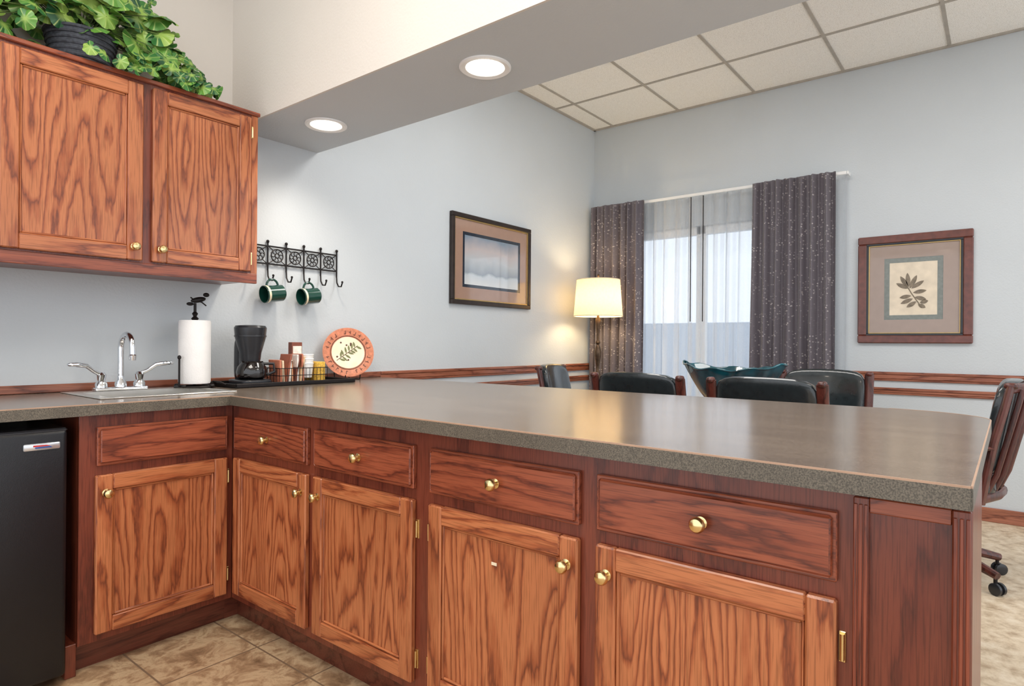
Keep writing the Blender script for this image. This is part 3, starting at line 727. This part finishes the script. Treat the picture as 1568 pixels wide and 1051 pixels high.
# ------------------------------------------------------------ floor lamp
b=B('floor_lamp'); lx,ly=4.60,2.70; M=T(lx,ly,0)
b.lathe([(0.14,0.0),(0.145,0.015),(0.13,0.03),(0.06,0.05),(0.03,0.075),(0.018,0.1),(0.028,0.13),(0.016,0.16),(0.013,0.5),(0.02,0.52),(0.013,0.54),(0.013,0.78),(0.022,0.80),(0.03,0.84),(0.022,0.88),(0.012,0.90),(0.016,0.95),(0.026,1.02),(0.03,1.06),(0.02,1.10),(0.012,1.12),(0.022,1.14),(0.012,1.16),(0.014,1.22),(0.02,1.30),(0.024,1.33),(0.01,1.36),(0.008,1.42)],lampm,M,24)
b.lathe([(0.208,1.362),(0.207,1.366),(0.183,1.672),(0.181,1.672)],shadeM,M,48,cap=False)
b.tube([(lx+.2075*math.cos(a*math.pi/24),ly+.2075*math.sin(a*math.pi/24),1.364) for a in range(48)],0.004,cream,6,closed=True)
b.tube([(lx+.182*math.cos(a*math.pi/24),ly+.182*math.sin(a*math.pi/24),1.672) for a in range(48)],0.004,cream,6,closed=True)
for k in range(3):
    a=k*2.094; b.tube([(lx,ly,1.66),(lx+.182*math.cos(a),ly+.182*math.sin(a),1.668)],0.002,lampm,5)
b.tube([(lx,ly,1.40),(lx,ly,1.70)],0.004,lampm,6); b.rounded((lx,ly,1.71),(.01,.01,.014),lampm,p=2,cuts=3)
b.done()
L=bpy.data.lights.new('floor_lamp_bulb','POINT'); L.energy=14; L.color=(1,0.76,0.44); L.shadow_soft_size=0.07
o=bpy.data.objects.new('floor_lamp_bulb',L); o.location=(lx+.02,ly,1.50); S.collection.objects.link(o)

# ------------------------------------------------------------ conference table, bowl, chairs
b=B('conference_table')
pts=[]
for i in range(48):
    a=2*math.pi*i/48; c,s_=math.cos(a),math.sin(a); e=0.35
    pts.append((3.66+0.44*math.copysign(abs(c)**e,c),1.27+0.72*math.copysign(abs(s_)**e,s_)))
b.prism(pts,0.718,0.75,tablew); b.prism([(3.66+(x-3.66)*.6,1.27+(y-1.27)*.7) for x,y in pts],0.66,0.718,tablew)
for y in (0.9,1.64):
    b.box((3.60,y-.05,0.06),(3.72,y+.05,0.66),tablew,0.01); b.box((3.52,y-.05,0),(3.80,y+.05,0.06),tablew,0.015)
b.box((3.63,0.95,0.3),(3.69,1.6,0.4),tablew,0.005); b.done()
b=B('decorative_glass_bowl')
def bowl(u,v):
    a=2*math.pi*u; c,s_=math.cos(a),math.sin(a)
    k=v**0.6
    ly_=0.06+0.235*k+0.012*max(0,v-.8); lx_=0.05+0.13*k
    sx=math.copysign(abs(c)**1.3,c)
    z=0.752+0.235*v**1.1+ (0.035*abs(s_)**3)*v + 0.007*math.sin(9*a)*v
    return (3.65+lx_*sx,1.235+ly_*s_,z)
def bowl_in(u,v):
    p=Vector(bowl(u,v)); c=Vector((3.65,1.235,p.z)); q=c+(p-c)*0.95; q.z+=0.006*(1-v)+0.002; return q
b.grid(bowl,72,14,tealg); b.grid(bowl_in,72,14,tealg)
b.lathe([(0.055,0.7505),(0.06,0.755),(0.05,0.765)],tealg,T(3.65,1.235,0),24)
b.tube([Vector(bowl(i/72,1.0))+Vector((0,0,.001)) for i in range(72)],0.006,tealg,6,closed=True)
b.done(angle=60,recalc=False)
def chair(loc,rot,slats=False,name='leather_conference_chair'):
    b=B(name)
    b.rounded((0,0.02,0.485),(0.245,0.25,0.045),leather,p=5,fn=lambda c:Vector((c.x,c.y,c.z+0.25*(c.x**2)*0.3)))
    th=0.034
    def bend(c):
        t=(c.z+1)/2
        return Vector((c.x, c.y+ (1.2*(c.x**2)) -2.4*t+0.6, c.z+0.05*(1-c.x**2)))
    b.rounded((0,-0.235,0.755),(0.232,th,0.215),leather,p=7,fn=bend,cuts=9)
    for sx in (-1,1):
        x=sx*0.25
        b.tube([(x,-0.17,0.42),(x,-0.19,0.55),(x,-0.215,0.70),(x,-0.25,0.85),(x,-0.272,0.955)],0.017,chairw,10,ry=0.026)
        b.rounded((x,-0.274,0.957),(.019,.027,.015),chairw,p=3,cuts=3)
        b.tube([(x,-0.215,0.675),(x*1.05,-0.1,0.67),(x*1.07,0.05,0.668),(x*1.05,0.15,0.655),(x*1.04,0.17,0.63)],0.026,chairw,10,ry=0.014)
        b.tube([(x*1.04,0.14,0.65),(x*1.03,0.11,0.55),(x,0.06,0.45)],0.015,chairw,8)
    if slats:
        for k in range(7):
            x=-0.2+0.4*k/6; dy=0.045*(x/.2)**2
            b.tube([(x,-0.225+dy,0.44),(x,-0.27+dy,0.55),(x,-0.305+dy,0.70),(x,-0.34+dy,0.85),(x,-0.36+dy,0.94)],0.012,chairw,8,ry=0.007)
        for zz,yy in ((0.945,-.275),(0.44,-.175)):
            b.tube([(-.248,yy,zz),(-.12,yy-.06,zz+.005),(0,yy-.08,zz+.01),(.12,yy-.06,zz+.005),(.248,yy,zz)],0.012,chairw,8,ry=0.022)
    b.box((-.22,-.18,.415),(.22,.2,.445),chairw,0.005)
    b.lathe([(0.03,0.09),(0.03,0.25),(0.02,0.26),(0.02,0.41),(0.06,0.415)],blk,None,20)
    for k in range(5):
        a=k*2*math.pi/5+0.3; c,s_=math.cos(a),math.sin(a)
        b.tube([(0,0,0.13),(0.12*c,0.12*s_,0.125),(0.29*c,0.29*s_,0.085)],[0.03,0.026,0.018],chairw,10)
        b.tube([(0.28*c,0.28*s_,0.085),(0.28*c,0.28*s_,0.05)],0.008,iron,8)
        for q in (-1,1):
            cx,cy=0.29*c-s_*0.014*q,0.29*s_+c*0.014*q
            R_=align((-s_*q,c*q,0),(cx,cy,0.028)); b.lathe([(0.02,-0.008),(0.028,-0.006),(0.028,0.006),(0.02,0.009)],blk,R_,18)
    return b.done(loc=loc,rot=rot)
chair((3.27,1.53,0),-math.pi/2)
chair((3.27,0.87,0),-math.pi/2)
chair((4.04,0.88,0),math.pi/2)
chair((3.78,2.30,0),math.pi+0.25)
chair((3.76,0.24,0),0.0,slats=True)

# ------------------------------------------------------------ lights
W_=bpy.data.worlds.new('World'); S.world=W_; W_.use_nodes=True
bg=W_.node_tree.nodes['Background']; bg.inputs['Color'].default_value=(0.92,0.95,1.0,1); bg.inputs['Strength'].default_value=1.75
def area(name,loc,sx,sy,e,col,rot=(0,0,0)):
    L=bpy.data.lights.new(name,'AREA'); L.shape='RECTANGLE'; L.size=sx; L.size_y=sy; L.energy=e; L.color=col
    o=bpy.data.objects.new(name,L); o.location=loc; o.rotation_euler=rot; S.collection.objects.link(o)
area('ceiling_fill_light',(0.2,1.2,3.10),1.2,1.2,46,(1,0.94,0.86))  # added unseen area fills that brighten both rooms; no ceiling fixtures modelled
area('ceiling_fill_light',(2.95,1.2,3.10),0.6,1.6,36,(1,0.97,0.93))
area('ceiling_fill_light',(3.2,-1.5,3.10),1.2,1.2,36,(1,0.97,0.93))
L=bpy.data.lights.new('sun','SUN'); L.energy=2.5; L.angle=math.radians(2); L.color=(1,0.95,0.88)
o=bpy.data.objects.new('sun',L); o.rotation_euler=Vector((-0.55,-0.25,-0.8)).to_track_quat('-Z','Y').to_euler(); o.location=(10,5,8); S.collection.objects.link(o)

# ------------------------------------------------------------ camera
cd=bpy.data.cameras.new('camera'); cd.lens=21.81; cd.sensor_width=36; cd.clip_start=0.02
co=bpy.data.objects.new('camera',cd); S.collection.objects.link(co)
yaw=math.radians(38.29-90)
Mx=Matrix.Rotation(yaw,4,'Z')@Matrix.Rotation(math.pi/2,4,'X')@Matrix.Rotation(math.radians(0.45),4,'Z')
co.matrix_world=T(0,0,1.13)@Mx
S.camera=co
